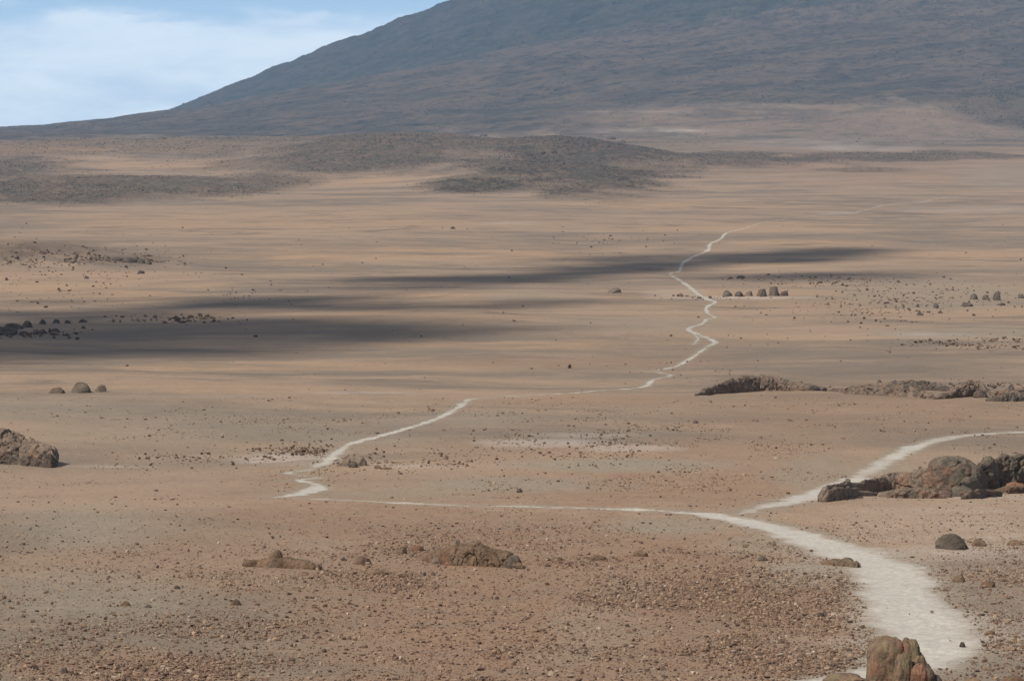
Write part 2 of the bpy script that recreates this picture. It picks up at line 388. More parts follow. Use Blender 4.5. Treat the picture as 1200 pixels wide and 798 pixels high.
    # grit: darker and paler grains
    c = n.mix(n.ss(fin, .28, .72, .0, 1), n.mix(1.0, c, (.80, .79, .78), 'MULTIPLY'), n.mix(1.0, c, (1.17, 1.16, 1.15), 'MULTIPLY'))
    dk = n.math('MULTIPLY', n.ss(grn, .60, .72, 0, .5), n.math('SUBTRACT', 1.0, n.math('MULTIPLY', pm, .8)))
    c = n.mix(dk, c, n.mix(1.0, c, (.55, .50, .47), 'MULTIPLY'))
    nt.links.new(c, b.inputs['Base Color'])
    bp = n.n('ShaderNodeBump'); bp.inputs['Strength'].default_value = .55; bp.inputs['Distance'].default_value = .12
    nt.links.new(n.math('ADD', n.math('MULTIPLY', fin, .8), n.math('MULTIPLY', grn, .3)), bp.inputs['Height'])
    nt.links.new(bp.outputs[0], b.inputs['Normal'])
    return m
MG = ground_material()

def rock_material(name, dark, light, red=(.22, .10, .06), redamt=.3, lichen=(.15, .145, .11), licamt=.3, scale=1.0):
    m, nt, b = newmat(name); n = N(nt)
    g = n.n('ShaderNodeNewGeometry').outputs['Position']
    a = n.noise(g, 1.1 * scale, 6, .65, .3); q = n.noise(g, .42 * scale, 4, .6, .5); f = n.noise(g, 6 * scale, 5, .7); e = n.noise(n.map(g, (1.3, 1, .8)), .8 * scale, 5, .65)
    c = n.mix(n.ss(a, .36, .64), dark, light)
    c = n.mix(n.math('MULTIPLY', n.ss(q, .54, .62), redamt), c, red)
    c = n.mix(n.math('MULTIPLY', n.ss(e, .52, .64), licamt), c, lichen)
    c = n.mix(n.ss(f, .3, .7), n.mix(1.0, c, (.72, .72, .72), 'MULTIPLY'), n.mix(1.0, c, (1.25, 1.22, 1.2), 'MULTIPLY'))
    nt.links.new(c, b.inputs['Base Color'])
    bp = n.n('ShaderNodeBump'); bp.inputs['Strength'].default_value = .8; bp.inputs['Distance'].default_value = .10 / scale
    nt.links.new(n.math('ADD', f, n.math('MULTIPLY', a, 1.2)), bp.inputs['Height']); nt.links.new(bp.outputs[0], b.inputs['Normal'])
    return m
MR = {
 'brown': rock_material('brown_lava_rock', (0.122, 0.093, 0.072), (0.213, 0.157, 0.117)),
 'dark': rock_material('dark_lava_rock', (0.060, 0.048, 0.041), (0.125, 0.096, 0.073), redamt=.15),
 'far': rock_material('grey_brown_rock', (0.085, 0.069, 0.055), (0.150, 0.117, 0.092), redamt=.2, scale=.4),
 'mossy': rock_material('lichened_lava_rock', *[tuple(1.2 * q for q in t_) for t_ in ((0.068, 0.057, 0.045), (0.137, 0.106, 0.079))], lichen=(0.092, 0.092, 0.070), licamt=.6, redamt=.35),
 'red': rock_material('red_lava_rock', (0.161, 0.083, 0.055), (0.246, 0.137, 0.089), redamt=.5),
 'front': rock_material('weathered_front_rock', (0.118, 0.085, 0.060), (0.205, 0.141, 0.092), red=(0.222, 0.092, 0.059), redamt=.45, lichen=(0.148, 0.137, 0.074), licamt=.55, scale=2.2),
 'redface': rock_material('reddish_face_rock', (.120, .085, .066), (.215, .145, .110), redamt=.35),
 'soilrock': rock_material('soil_brown_rock', (0.110, 0.073, 0.048), (0.174, 0.116, 0.076), redamt=.3),
}
def stone_material(name, k=1.0):
    m, nt, b = newmat(name); n = N(nt)
    rn = n.n('ShaderNodeNewGeometry').outputs['Random Per Island']
    g = n.n('ShaderNodeNewGeometry').outputs['Position']
    cr = n.n('ShaderNodeValToRGB'); nt.links.new(rn, cr.inputs[0])
    e = cr.color_ramp.elements; e[0].color = (.105, .074, .058, 1); e[1].color = (.42, .34, .27, 1)
    for p_, c_ in ((.25, (.165, .105, .075, 1)), (.55, (.24, .152, .102, 1)), (.8, (.31, .21, .145, 1)), (.93, (.36, .25, .165, 1))):
        x = e.new(p_); x.color = c_
    for x in e: x.color = (x.color[0] * k, x.color[1] * k, x.color[2] * k, 1)
    f = n.noise(g, 9, 4, .7)
    c = n.mix(n.ss(f, .3, .7), n.mix(1.0, cr.outputs[0], (.75, .75, .75), 'MULTIPLY'), n.mix(1.0, cr.outputs[0], (1.2, 1.2, 1.2), 'MULTIPLY'))
    nt.links.new(c, b.inputs['Base Color']); return m
MS = stone_material('loose_stone', .84)
MSD = stone_material('dark_loose_stone', .5)
def obj_stone_material():
    m, nt, b = newmat('lone_stone'); n = N(nt)
    rn = n.n('ShaderNodeObjectInfo').outputs['Random']; g = n.n('ShaderNodeNewGeometry').outputs['Position']
    cr = n.n('ShaderNodeValToRGB'); nt.links.new(rn, cr.inputs[0])
    e = cr.color_ramp.elements; e[0].color = (.075, .055, .045, 1); e[1].color = (.21, .145, .105, 1)
    x = e.new(.5); x.color = (.125, .086, .066, 1)
    f = n.noise(g, 7, 4, .7)
    c = n.mix(n.ss(f, .3, .7), n.mix(1.0, cr.outputs[0], (.7, .7, .7), 'MULTIPLY'), n.mix(1.0, cr.outputs[0], (1.25, 1.25, 1.25), 'MULTIPLY'))
    nt.links.new(c, b.inputs['Base Color']); return m
MO = obj_stone_material()
def scrub_material():
    m, nt, b = newmat('dry_scrub'); n = N(nt)
    rn = n.n('ShaderNodeNewGeometry').outputs['Random Per Island']
    cr = n.n('ShaderNodeValToRGB'); nt.links.new(rn, cr.inputs[0])
    e = cr.color_ramp.elements; e[0].color = (.022, .021, .019, 1); e[1].color = (.13, .112, .080, 1)
    for p_, c_ in ((.35, (.055, .055, .042, 1)), (.7, (.092, .090, .064, 1))):
        x = e.new(p_); x.color = c_
    nt.links.new(cr.outputs[0], b.inputs['Base Color']); return m
MB_ = scrub_material()

# ------------------------------------------------------------------ mesh helpers
def fast_mesh(name, verts, faces, mat, smooth_=True):
    me = bpy.data.meshes.new(name)
    verts = np.asarray(verts, np.float32); faces = np.asarray(faces, np.int32)
    k = faces.shape[1]
    me.vertices.add(len(verts)); me.vertices.foreach_set('co', verts.ravel())
    me.loops.add(faces.size); me.loops.foreach_set('vertex_index', faces.ravel())
    me.polygons.add(len(faces)); me.polygons.foreach_set('loop_start', np.arange(0, faces.size, k, dtype=np.int32))
    try: me.polygons.foreach_set('loop_total', np.full(len(faces), k, np.int32))
    except Exception: pass
    me.polygons.foreach_set('use_smooth', np.full(len(faces), smooth_))
    me.update(calc_edges=True); me.materials.append(mat)
    return me
def tag(o, label=None, cat=None, group=None, kind=None):
    if label: o['label'] = label
    if cat: o['category'] = cat
    if group: o['group'] = group
    if kind: o['kind'] = kind
    return o
def link(name, me, loc=(0, 0, 0), parent=None, rz=0, sc=None):
    o = bpy.data.objects.new(name, me); COL.objects.link(o)
    o.location = loc; o.rotation_euler = (0, 0, rz)
    if sc: o.scale = sc
    if parent: o.parent = parent
    return o

def sheet(name, sel):
    q = quads[sel]; used, inv = np.unique(q, return_inverse=True)
    me = fast_mesh(name, V[used], inv.reshape(-1, 4), MG)
    for an, ch in (('zones_a', (path_m, lava, pale, brownish)), ('zones_b', (rust, grey, mount, ochre))):
        at = me.color_attributes.new(an, 'FLOAT_COLOR', 'POINT')
        dat = np.ones((len(used), 4), np.float32)
        for k, a in enumerate(ch):
            if a is not None: dat[:, k] = a.ravel()[used]
        at.data.foreach_set('color', dat.ravel())
    me.normals_split_custom_set_from_vertices(Nn[used].astype(np.float32))
    return link(name, me)
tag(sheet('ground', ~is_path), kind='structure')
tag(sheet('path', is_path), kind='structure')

def ico(sub):
    bm = bmesh.new(); bmesh.ops.create_icosphere(bm, subdivisions=sub, radius=1)
    v = np.array([x.co[:] for x in bm.verts]); f = np.array([[q.index for q in p.verts] for p in bm.faces]); bm.free()
    return v, f
ICO = {s: ico(s) for s in (1, 2, 3, 4, 5, 6)}

def rock_geo(w, d, h, seed, sub=4, planes=9, rough=.16, fine=.07, crack=.04, cells=9, tilt=0.0, flat=.22, box=0):
    r_ = np.random.default_rng(seed)
    v, f = ICO[sub]; v = v.copy()
    n = r_.normal(size=(planes, 3)); n[:, 2] = np.abs(n[:, 2]) * .8 ; n /= np.linalg.norm(n, axis=1, keepdims=True)
    c = r_.uniform(.62, .95, planes)
    dots = np.maximum(v @ n.T, 1e-3) / c
    p = 14.0
    r = (1 + (dots ** p).sum(1)) ** (-1 / p)
    if box: r = (np.abs(v) ** box).sum(1) ** (-1 / box) * (.55 + .45 * r)
    r = r * (1 + rough * fbm3(v * 1.7 + seed * 3.1, seed, 4) + fine * fbm3(v * 7 + seed, seed + 5, 3, .6))
    if crack > 0:
        pts = r_.normal(size=(cells, 3)); pts /= np.linalg.norm(pts, axis=1, keepdims=True); pts *= r_.uniform(.75, 1.1, (cells, 1))
        vw = v + .16 * np.stack([noise3(v * 3 + k * 9, seed + k) for k in range(3)], 1)
        dd = np.sqrt(((vw[:, None, :] - pts[None]) ** 2).sum(2)); dd.sort(1)
        r = r - crack * np.exp(-((dd[:, 1] - dd[:, 0]) / .05) ** 2)
        # each block stands a little proud or back
        near = ((vw[:, None, :] - pts[None]) ** 2).sum(2).argmin(1)
        off = r_.uniform(-.5, .5, cells) * crack * .9
        r = r + off[near] * sstep(0, .12, dd[:, 1] - dd[:, 0])
    v = v * r[:, None]
    v[:, 2] = np.where(v[:, 2] < -flat, -flat + (v[:, 2] + flat) * .15, v[:, 2])
    zmin = -flat
    top = v[:, 2].max()
    v[:, 2] = (v[:, 2] - zmin) / (top - zmin)          # 0 at ground line, 1 at the top
    v[:, 0] /= np.abs(v[:, 0]).max(); v[:, 1] /= np.abs(v[:, 1]).max()
    v = v * np.array([w / 2, d / 2, h])
    if tilt: v[:, 0] += v[:, 2] * tilt
    return v, f

def join(geos):
    vs, fs, o = [], [], 0
    for v, f in geos:
        vs.append(v); fs.append(f + o); o += len(v)
    return np.vstack(vs), np.vstack(fs)

def shade(me, ang=38):
    me.set_sharp_from_angle(angle=R(ang))

def rock(px, py, wpx, hpx, name, label, cat, mat, seed, depth=.8, sub=4, group=None, parent=None, origin=None, rz=0, **k):
    X, Y, Z = P(px, py); s = Y / F
    v, f = rock_geo(wpx * s, wpx * s * depth, hpx * s * 1.06, seed, sub, **k)
    me = fast_mesh(name, v, f, MR[mat] if isinstance(mat, str) else mat); shade(me)
    Yc = Y + wpx * s * depth * .35          # py is where its front foot meets the ground
    Zc = float(height(np.array([X]), np.array([Yc]))[0]); X = X * Yc / Y
    loc = Vector((X, Yc, min(Z, Zc) - .05 * hpx * s))
    if parent: loc = loc - origin
    o = link(name, me, loc, parent, rz)
    if not parent: tag(o, label, cat, group)
    elif label: o['label'] = label
    return o

def mass_geo(profile, seed, depth=1.6, rough=.22, crack=.10, bs=1.0, bulge=.6, org=(0, 0, 0)):
    """craggy ridge of rock: profile = (px, py of the front foot, height in px); depth and block size relative to the mean height"""
    pr = np.array(profile, float); px = np.arange(pr[0, 0], pr[-1, 0] + .01, .8)
    pb = np.interp(px, pr[:, 0], pr[:, 1]); ph = np.interp(px, pr[:, 0], pr[:, 2])
    ker = np.hanning(7); ker /= ker.sum(); ph = np.convolve(np.pad(ph, 3, 'edge'), ker, 'valid')
    ends = np.minimum(1, np.minimum(px - px[0], px[-1] - px) / 4 + .03) ** .5
    W = np.array([P(a, b) for a, b in zip(px[::4], pb[::4])])
    t4 = np.arange(len(px)) / 4
    X = np.interp(t4, np.arange(len(W)), W[:, 0]); Y = np.interp(t4, np.arange(len(W)), W[:, 1])
    for _ in range(3): Y = np.convolve(np.pad(Y, 8, 'edge'), np.ones(17) / 17, 'valid'); 
    s_ = Y / F; H = ph * s_; Hm = H.mean(); D_ = (.45 * H + .55 * Hm) * depth * ends
    nt = int(np.clip(ph.max() * 3, 24, 84)); th = np.linspace(0, math.pi, nt)
    cy = -np.sign(np.cos(th)) * np.abs(np.cos(th)) ** .8; sz = np.sin(th) ** bulge
    XX = np.repeat(X[:, None], nt, 1); YY = (Y + D_ / 2)[:, None] + cy[None] * D_[:, None] / 2
    gz = height(XX, YY); ZZ = gz - .08 * H[:, None] + sz[None] * H[:, None] * 1.05
    p = np.stack([XX, YY, ZZ], -1).reshape(-1, 3)
    n_ = np.cross(np.gradient(np.stack([XX, YY, ZZ], -1), axis=0), np.gradient(np.stack([XX, YY, ZZ], -1), axis=1)).reshape(-1, 3)
    n_ /= np.linalg.norm(n_, axis=1, keepdims=True) + 1e-9
    L = Hm; q = (p - p.mean(0)) / L
    r_ = np.random.default_rng(seed)
    N_ = int(np.clip(len(px) * .8 * s_.mean() * (D_.mean() + Hm) / (bs * L) ** 2, 8, 160))
    pts = q[r_.integers(0, len(q), N_)] + r_.normal(size=(N_, 3)) * .1
    qw = q + .22 * bs * np.stack([noise3(q * 2.2 / bs + k * 9, seed + k) for k in range(3)], 1)
    d2 = ((qw[:, None, :] - pts[None].astype(np.float32)) ** 2).sum(2); near = d2.argmin(1)
    dd = np.sqrt(np.partition(d2, 1, axis=1)[:, :2]); e_ = dd[:, 1] - dd[:, 0]
    amp = np.repeat(np.minimum(H, Hm)[:, None], nt, 1).ravel()
    o_ = rough * fbm3(q * 1.6, seed, 5, .55) + .11 * fbm3(q * 7, seed + 3, 4, .65) - crack * 1.5 * np.exp(-(e_ / (.055 * bs)) ** 2) + (r_.uniform(-1, 1, N_) * crack)[near] * sstep(0, .12 * bs, e_)
    p = p + n_ * (o_ * amp)[:, None] * np.sign((n_ * np.array([0, -.2, 1])).sum(1).mean() + 1e-9)
    k = len(px); idx = np.arange(k * nt).reshape(k, nt)
    qd = np.stack([idx[:-1, :-1], idx[1:, :-1], idx[1:, 1:], idx[:-1, 1:]], -1).reshape(-1, 4)
    return p - np.array(org), qd

def mass(profile, name, label, cat, mat, seed, parent=None, origin=None, group=None, **k):
    if origin is None:
        mpt = profile[len(profile) // 2]; origin = Vector(P(mpt[0], mpt[1]))
    v, f = mass_geo(profile, seed, org=tuple(origin), **k)
    me = fast_mesh(name, v, f, MR[mat]); bm = bmesh.new(); bm.from_mesh(me); bmesh.ops.recalc_face_normals(bm, faces=bm.faces); bm.to_mesh(me); bm.free()
    shade(me, 42)
    o = link(name, me, (0, 0, 0) if parent else origin, parent)
    if parent:
        if label: o['label'] = label
    else: tag(o, label, cat, group)
    return o

def formation(px, py, name, label, cat, blocks, group=None, masses=()):
    """an outcrop: Empty at its foot; every big block a part"""
    X, Y, Z = P(px, py); org = Vector((X, Y, Z))
    e = bpy.data.objects.new(name, None); COL.objects.link(e); e.location = org; e.empty_display_size = 1
    tag(e, label, cat, group)
    for (pf, nm, mt, sd_, kw) in masses: mass(pf, nm, kw.pop('label', None), None, mt, sd_, parent=e, origin=org, **kw)
    for b in blocks:
        b = dict(b); rock(b.pop('px'), b.pop('py'), b.pop('w'), b.pop('h'), b.pop('name', 'block'), b.pop('label', None), None, b.pop('mat'), b.pop('seed'), parent=e, origin=org, **b)
    return e
def B(px, py, w, h, mat, seed, name='block', **k): return dict(px=px, py=py, w=w, h=h, mat=mat, seed=seed, name=name, **k)

# ------------------------------------------------------------------ the near boulder at the foot of the track
formation(1058, 812, 'split_boulder', 'big upright boulder split by cracks, standing on the pale track at the very front', 'boulder', [
    B(1039, 812, 52, 67, 'front', 11, 'block', depth=1.0, sub=6, planes=6, rough=.10, fine=.05, crack=.04, cells=5, flat=.8, box=4.5),
    B(1067, 813, 25, 66, 'front', 12, 'slab', depth=1.6, sub=5, planes=6, rough=.10, crack=.05, cells=5, flat=.9, box=4, tilt=-.02),
    B(1058, 815, 26, 50, 'front', 14, 'slab', depth=1.0, sub=5, planes=6, rough=.12, crack=.05, cells=5, flat=.8, box=2.6),
    B(1080, 814, 26, 52, 'front', 13, 'shard', depth=1.3, sub=5, planes=8, rough=.2, crack=.09, cells=10, flat=.7, box=3, tilt=-.1),
    B(1088, 815, 24, 40, 'dark', 15, 'shard', depth=1.2, sub=5, planes=8, rough=.22, crack=.09, cells=10, flat=.6, box=3, tilt=-.1),
    B(1097, 815, 22, 26, 'dark', 18, 'shard', depth=1.2, sub=5, planes=8, rough=.2, crack=.09, cells=10, flat=.6, box=3, tilt=-.1),
    B(1076, 818, 24, 42, 'red', 16, 'shard', depth=.8, sub=5, planes=8, rough=.16, crack=.06, cells=8, flat=.6, box=3, label='rusty red shard at the front'),
])
rock(992, 802, 60, 12, 'low_rock', 'low brown rock just in front of the split boulder, cut off by the lower edge', 'rock', 'front', 21, depth=.6, sub=5, rough=.2)
rock(1138, 806, 34, 12, 'low_rock', 'small brown rock at the lower edge right of the track', 'rock', 'front', 22, depth=.7, sub=4, rough=.2)
rock(1185, 806, 50, 14, 'low_rock', 'brown rock in the lower right corner of the photo', 'rock', 'soilrock', 23, depth=.7, sub=4, rough=.2)
rock(1115, 644, 39, 18, 'round_boulder', 'smooth rounded grey boulder beside the right side of the wide track', 'boulder', 'far', 24, depth=.8, sub=5, planes=3, rough=.10, fine=.02)
rock(1148, 640, 20, 8, 'low_rock', 'low brown rock just right of the smooth rounded boulder', 'rock', 'soilrock', 25, sub=4)
rock(1190, 639, 20, 6, 'low_rock', 'flat brown rock near the right edge, level with the smooth rounded boulder', 'rock', 'soilrock', 26, sub=4)
formation(985, 664, 'rock_ledge', 'flat ragged rock ledge on the left bank of the wide track', 'rock ledge', [
    B(1004, 664, 10, 7, 'brown', 33, 'block', depth=.8, rough=.2)],
    masses=[([(961, 661, 2), (968, 662, 6), (985, 663, 8), (998, 664, 9), (1008, 665, 4)], 'ledge', 'soilrock', 31, dict(depth=2.2, rough=.3, crack=.12, bs=.9, bulge=.45))])

# ------------------------------------------------------------------ outcrop on the right, behind the bend of the track
formation(1080, 580, 'rock_outcrop', 'long dark lava outcrop with a domed block, between the two arms of the track', 'outcrop', [
    B(1118, 577, 72, 43, 'mossy', 48, 'dome', rough=.14, fine=.08, crack=.05, cells=16, depth=.7, sub=6, planes=4, flat=.5, box=2.6),
    B(1104, 576, 28, 35, 'redface', 49, 'block', rough=.2, depth=.7, sub=5, planes=4, flat=.5, label='smooth reddish face of the domed block'),
    B(1128, 582, 30, 13, 'mossy', 50, 'slab', rough=.2, crack=.08, depth=.8, box=3), B(1106, 583, 20, 8, 'redface', 51, 'slab', rough=.2, depth=.7, label='red slab under the domed block', box=3),
    B(1080, 583, 26, 10, 'brown', 40, 'block', rough=.25, crack=.1, box=3, depth=1.2),
    B(1192, 575, 36, 10, 'red', 56, 'slab', rough=.25, depth=.8, crack=.08, label='rusty red slab low in the outcrop'), B(1194, 562, 22, 11, 'red', 59, 'block', rough=.25, depth=2.2, crack=.08, label='rusty red block at the right end')],
    masses=[([(959, 588, 5), (966, 588, 12), (974, 588, 18), (982, 585, 18), (1000, 582, 19), (1020, 578, 17), (1040, 574, 16), (1056, 573, 19), (1070, 574, 19), (1082, 576, 28), (1092, 577, 27), (1100, 577, 16)], 'ridge', 'brown', 41, dict(depth=2.0, rough=.24, crack=.09, bs=.95)),
            ([(963, 588, 3), (972, 589, 13), (985, 586, 15), (1003, 583, 12), (1018, 581, 6), (1024, 581, 2)], 'ledge', 'brown', 42, dict(depth=1.6, rough=.22, crack=.10, bs=1.1)),
            ([(1134, 580, 14), (1144, 579, 28), (1156, 576, 34), (1170, 573, 38), (1190, 571, 38), (1215, 570, 40), (1250, 569, 36), (1290, 568, 20)], 'ridge', 'mossy', 53, dict(depth=1.1, rough=.22, crack=.10, bs=.85)),
            ([(1028, 582, 2), (1040, 583, 7), (1060, 584, 11), (1080, 584, 12), (1098, 584, 9), (1110, 584, 3)], 'ledge', 'brown', 43, dict(depth=1.8, rough=.26, crack=.10, bs=.9)),
            ([(1126, 585, 4), (1140, 585, 11), (1160, 583, 11), (1172, 581, 5)], 'slab', 'far', 54, dict(depth=1.4, rough=.2, crack=.08, bs=1.2)),
            ([(1160, 578, 3), (1175, 579, 8), (1200, 578, 9), (1240, 577, 6)], 'slab', 'soilrock', 57, dict(depth=1.6, rough=.25, crack=.12, bs=1.0))])

# ------------------------------------------------------------------ far outcrop bar
formation(885, 461, 'rock_outcrop', 'humped dark rock outcrop forming the left end of the rocky bar beyond the bend', 'outcrop', [
    B(826, 463, 13, 8, 'dark', 60, 'block'), B(847, 456, 9, 8, 'dark', 70, 'block'), B(872, 454, 8, 7, 'dark', 71, 'block', depth=1), B(918, 458, 18, 10, 'dark', 72, 'block', crack=.1), B(816, 464, 5, 3, 'dark', 73, 'block')],
    masses=[([(819, 464, 2), (828, 463, 8), (838, 462, 10), (850, 461, 14), (866, 460, 18), (882, 459, 20), (900, 458, 18), (915, 458, 15), (930, 458, 11), (945, 458, 9), (958, 458, 6), (972, 458, 4)], 'ridge', 'brown', 61, dict(depth=1.6, rough=.26, crack=.10, bs=.6))])
formation(1040, 465, 'rock_outcrop', 'low broken outcrop in the middle of the rocky bar beyond the bend', 'outcrop', [
    B(1031, 453, 8, 8, 'dark', 86, 'block'), B(1053, 464, 20, 10, 'dark', 87, 'block', crack=.1), B(1074, 466, 26, 11, 'brown', 88, 'block', crack=.1)],
    masses=[([(968, 458, 3), (985, 460, 5), (1000, 462, 9), (1020, 463, 14), (1040, 464, 15), (1060, 465, 13), (1075, 467, 12), (1092, 468, 8), (1096, 468, 2)], 'ridge', 'brown', 81, dict(depth=1.6, rough=.3, crack=.12, bs=.7)),
            ([(1030, 457, 4), (1045, 457, 9), (1068, 457, 12), (1082, 457, 10), (1100, 458, 8), (1118, 459, 5), (1126, 459, 2)], 'ridge', 'far', 85, dict(depth=1.6, rough=.3, crack=.12, bs=.8))])
formation(1160, 468, 'rock_outcrop', 'jagged outcrop at the right end of the rocky bar, running out of the photo', 'outcrop', [
    B(1185, 458, 8, 8, 'dark', 97, 'block'), B(1198, 465, 18, 11, 'red', 98, 'block', label='rusty block at the right end'), B(1150, 466, 20, 9, 'dark', 99, 'block', crack=.1)],
    masses=[([(1094, 468, 2), (1112, 467, 8), (1125, 466, 14), (1138, 465, 20), (1152, 465, 18), (1160, 466, 11), (1172, 468, 9), (1185, 469, 12), (1200, 469, 15), (1230, 469, 17), (1280, 468, 10)], 'ridge', 'brown', 91, dict(depth=1.5, rough=.32, crack=.12, bs=.7)),
            ([(1155, 470, 2), (1175, 471, 8), (1195, 470, 10), (1230, 470, 9), (1260, 470, 4)], 'slab', 'far', 92, dict(depth=1.5, rough=.25, crack=.1, bs=1))])

# ------------------------------------------------------------------ rock at the left edge
formation(20, 546, 'rock_outcrop', 'black-shadowed rock outcrop at the left edge, sloping down to a blunt nose', 'outcrop', [
    B(60, 548, 15, 17, 'dark', 105, 'block', rough=.2, crack=.1, depth=1.3, tilt=-.25, flat=.6, box=3)],
    masses=[([(-60, 536, 22), (-30, 538, 31), (0, 540, 34), (15, 541, 34), (26, 542, 28), (38, 544, 24), (50, 546, 22), (59, 547, 22), (65, 548, 8)], 'ridge', 'brown', 101, dict(depth=1.5, rough=.22, crack=.12, bs=.85)),
            ([(-10, 543, 6), (8, 544, 13), (24, 545, 10), (40, 547, 12), (54, 548, 8)], 'ledge', 'dark', 102, dict(depth=1.0, rough=.3, crack=.14, bs=1.3))])

g = 'three boulders on the pale crest'
rock(65, 461, 23, 7, 'boulder', 'low wedge-shaped boulder, leftmost of three on the pale crest', 'boulder', 'far', 111, group=g, depth=.7)
rock(95, 460.5, 26, 12, 'boulder', 'largest, middle boulder of the three on the pale crest', 'boulder', 'far', 112, group=g, planes=6, rough=.1)
rock(119, 459.5, 15, 8.5, 'boulder', 'smallest, rightmost boulder of the three on the pale crest', 'boulder', 'brown', 113, group=g, planes=6, rough=.1)

# ------------------------------------------------------------------ half-buried rocks of the front slope
formation(330, 666, 'rock_mound', 'low brown rock mound with a knob on its crest, left part of the front slope', 'rock mound', [
    B(323, 656, 17, 12, 'soilrock', 123, 'knob', depth=.9, planes=4, rough=.12), B(294, 664, 20, 8, 'soilrock', 122, 'block', depth=.6, box=3), B(371, 667, 16, 8, 'brown', 124, 'block', depth=.7, crack=.1)],
    masses=[([(284, 663, 2), (298, 664, 7), (316, 665, 11), (340, 666, 12), (360, 667, 10), (376, 668, 4)], 'mound', 'soilrock', 121, dict(depth=2.4, rough=.25, crack=.08, bs=1.1, bulge=.9))])
formation(545, 664, 'rock_mound', 'widest humped rock mound in the middle of the front slope, dark cleft on top', 'rock mound', [
    B(536, 640, 7, 8, 'brown', 132, 'knob', depth=1), B(552, 641, 28, 6, 'soilrock', 133, 'slab', depth=.6, crack=.1, box=3.5),
    B(516, 661, 24, 11, 'brown', 134, 'block', depth=.6, rough=.25, crack=.1), B(577, 655, 20, 12, 'brown', 135, 'block', depth=.8, rough=.15, planes=4), B(602, 666, 17, 16, 'far', 136, 'block', depth=.8, planes=7, crack=.06, box=2.6)],
    masses=[([(488, 655, 2), (505, 660, 12), (520, 662, 19), (538, 663, 24), (556, 663, 24), (575, 664, 22), (592, 665, 19), (606, 667, 13), (613, 667, 4)], 'mound', 'soilrock', 131, dict(depth=1.9, rough=.22, crack=.09, bs=.7, bulge=.85))])
rock(424, 661, 24, 9, 'rock', 'pale greenish rock lying between the two rock mounds', 'rock', 'mossy', 141, rough=.25)
rock(402, 657, 10, 4, 'rock', 'small dark rock just left of the pale greenish rock', 'rock', 'dark', 142)
rock(446, 674, 22, 7, 'rock', 'flat reddish rock below the pale greenish rock', 'rock', 'soilrock', 143, depth=.6)
rock(471, 649, 13, 9, 'rock', 'rounded rock with a black shadow, left of a pair above the wide mound', 'rock', 'soilrock', 144, planes=5, rough=.1)
rock(488, 646, 18, 7, 'rock', 'lower flat rock, right of a pair above the wide mound', 'rock', 'soilrock', 145, depth=.6)
rock(652, 657, 20, 4.5, 'rock', 'thin low rock just right of the wide mound', 'rock', 'soilrock', 146, depth=.5)
rock(699, 657, 28, 6.5, 'rock', 'broken low rock beside a grey gravel patch on the front slope', 'rock', 'soilrock', 147, depth=.5, crack=.1)
rock(752, 652, 22, 7, 'rock', 'low rock with a shadowed right end, rightmost on the open front slope', 'rock', 'soilrock', 148, depth=.6)
rock(893, 657, 16, 6, 'rock', 'greyish rock on the slope left of the track bank', 'rock', 'far', 149, depth=.6)
rock(642, 664, 8, 4, 'rock', 'small dark rock below the thin low rock', 'rock', 'dark', 150)
rock(74, 781 + 8, 14, 7, 'rock', 'grey-brown rock in the lower left corner of the slope', 'rock', 'brown', 151)
rock(276, 709, 14, 7, 'rock', 'pointed brown rock low on the left slope, right of the centre of the stone streaks', 'rock', 'soilrock', 152)
rock(147, 710, 14, 6, 'rock', 'rust-brown rock on the grey lower left slope', 'rock', 'soilrock', 153)
rock(173, 712, 10, 4, 'rock', 'small dark rock right of the rust-brown rock on the lower left slope', 'rock', 'dark', 154)
rock(207, 690, 9, 4, 'rock', 'dark little rock in a short row of stones on the left slope', 'rock', 'dark', 155)
rock(962, 723, 10, 6, 'rock', 'dark angular rock on the rusty slope left of the wide track', 'rock', 'dark', 156)
rock(907, 640, 8, 7, 'rock', 'small dark rock on the near edge of the pale track', 'rock', 'brown', 158)
rock(1128, 757, 8, 5, 'rock', 'small dark stone on the right margin of the track near the front', 'rock', 'dark', 160)
rock(1158, 688, 18, 8, 'rock', 'brown rock in the stony ground right of the track bend', 'rock', 'soilrock', 161, rough=.25)
rock(1124, 682, 16, 8, 'rock', 'brown rock between the track bend and the stony ground', 'rock', 'soilrock', 162, rough=.25)
rock(1161, 744, 14, 5, 'rock', 'darker rock in the stony ground right of the track', 'rock', 'soilrock', 163, rough=.25)

# cluster by the narrow path
formation(413, 547, 'rock_cluster', 'lone clump of brown rocks on pale ground right of the zigzag path', 'rock clump', [
    B(407, 546, 14, 11, 'brown', 171, 'block'), B(421, 546, 20, 12, 'brown', 172, 'block', crack=.08), B(414, 548, 12, 7, 'dark', 173, 'block'), B(398, 546, 9, 4, 'brown', 174, 'block')])
rock(443, 549, 10, 4, 'rock', 'small brown rock right of the lone clump by the zigzag path', 'rock', 'soilrock', 175)
rock(453, 550, 12, 2.6, 'rock', 'flat brown rock trailing right of the lone clump by the zigzag path', 'rock', 'soilrock', 176, depth=.5)
rock(609, 577, 8, 5, 'rock', 'dark rock alone on the brown ground above the thin path', 'rock', 'dark', 177)
rock(885, 494, 0.001 + 9, 3, 'rock', 'right one of two dark flat rocks on the slope below the rocky bar', 'rock', 'brown', 178, depth=.6)
rock(924, 493.5, 12, 3, 'rock', 'dark flat rock on the slope below the rocky bar', 'rock', 'brown', 179, depth=.6)
rock(944, 493, 8, 3, 'rock', 'short dark rock right of the flat one below the rocky bar', 'rock', 'brown', 180, depth=.6)
rock(815, 496, 7, 4, 'rock', 'small dark rock right of the stony pale patch', 'rock', 'dark', 181)

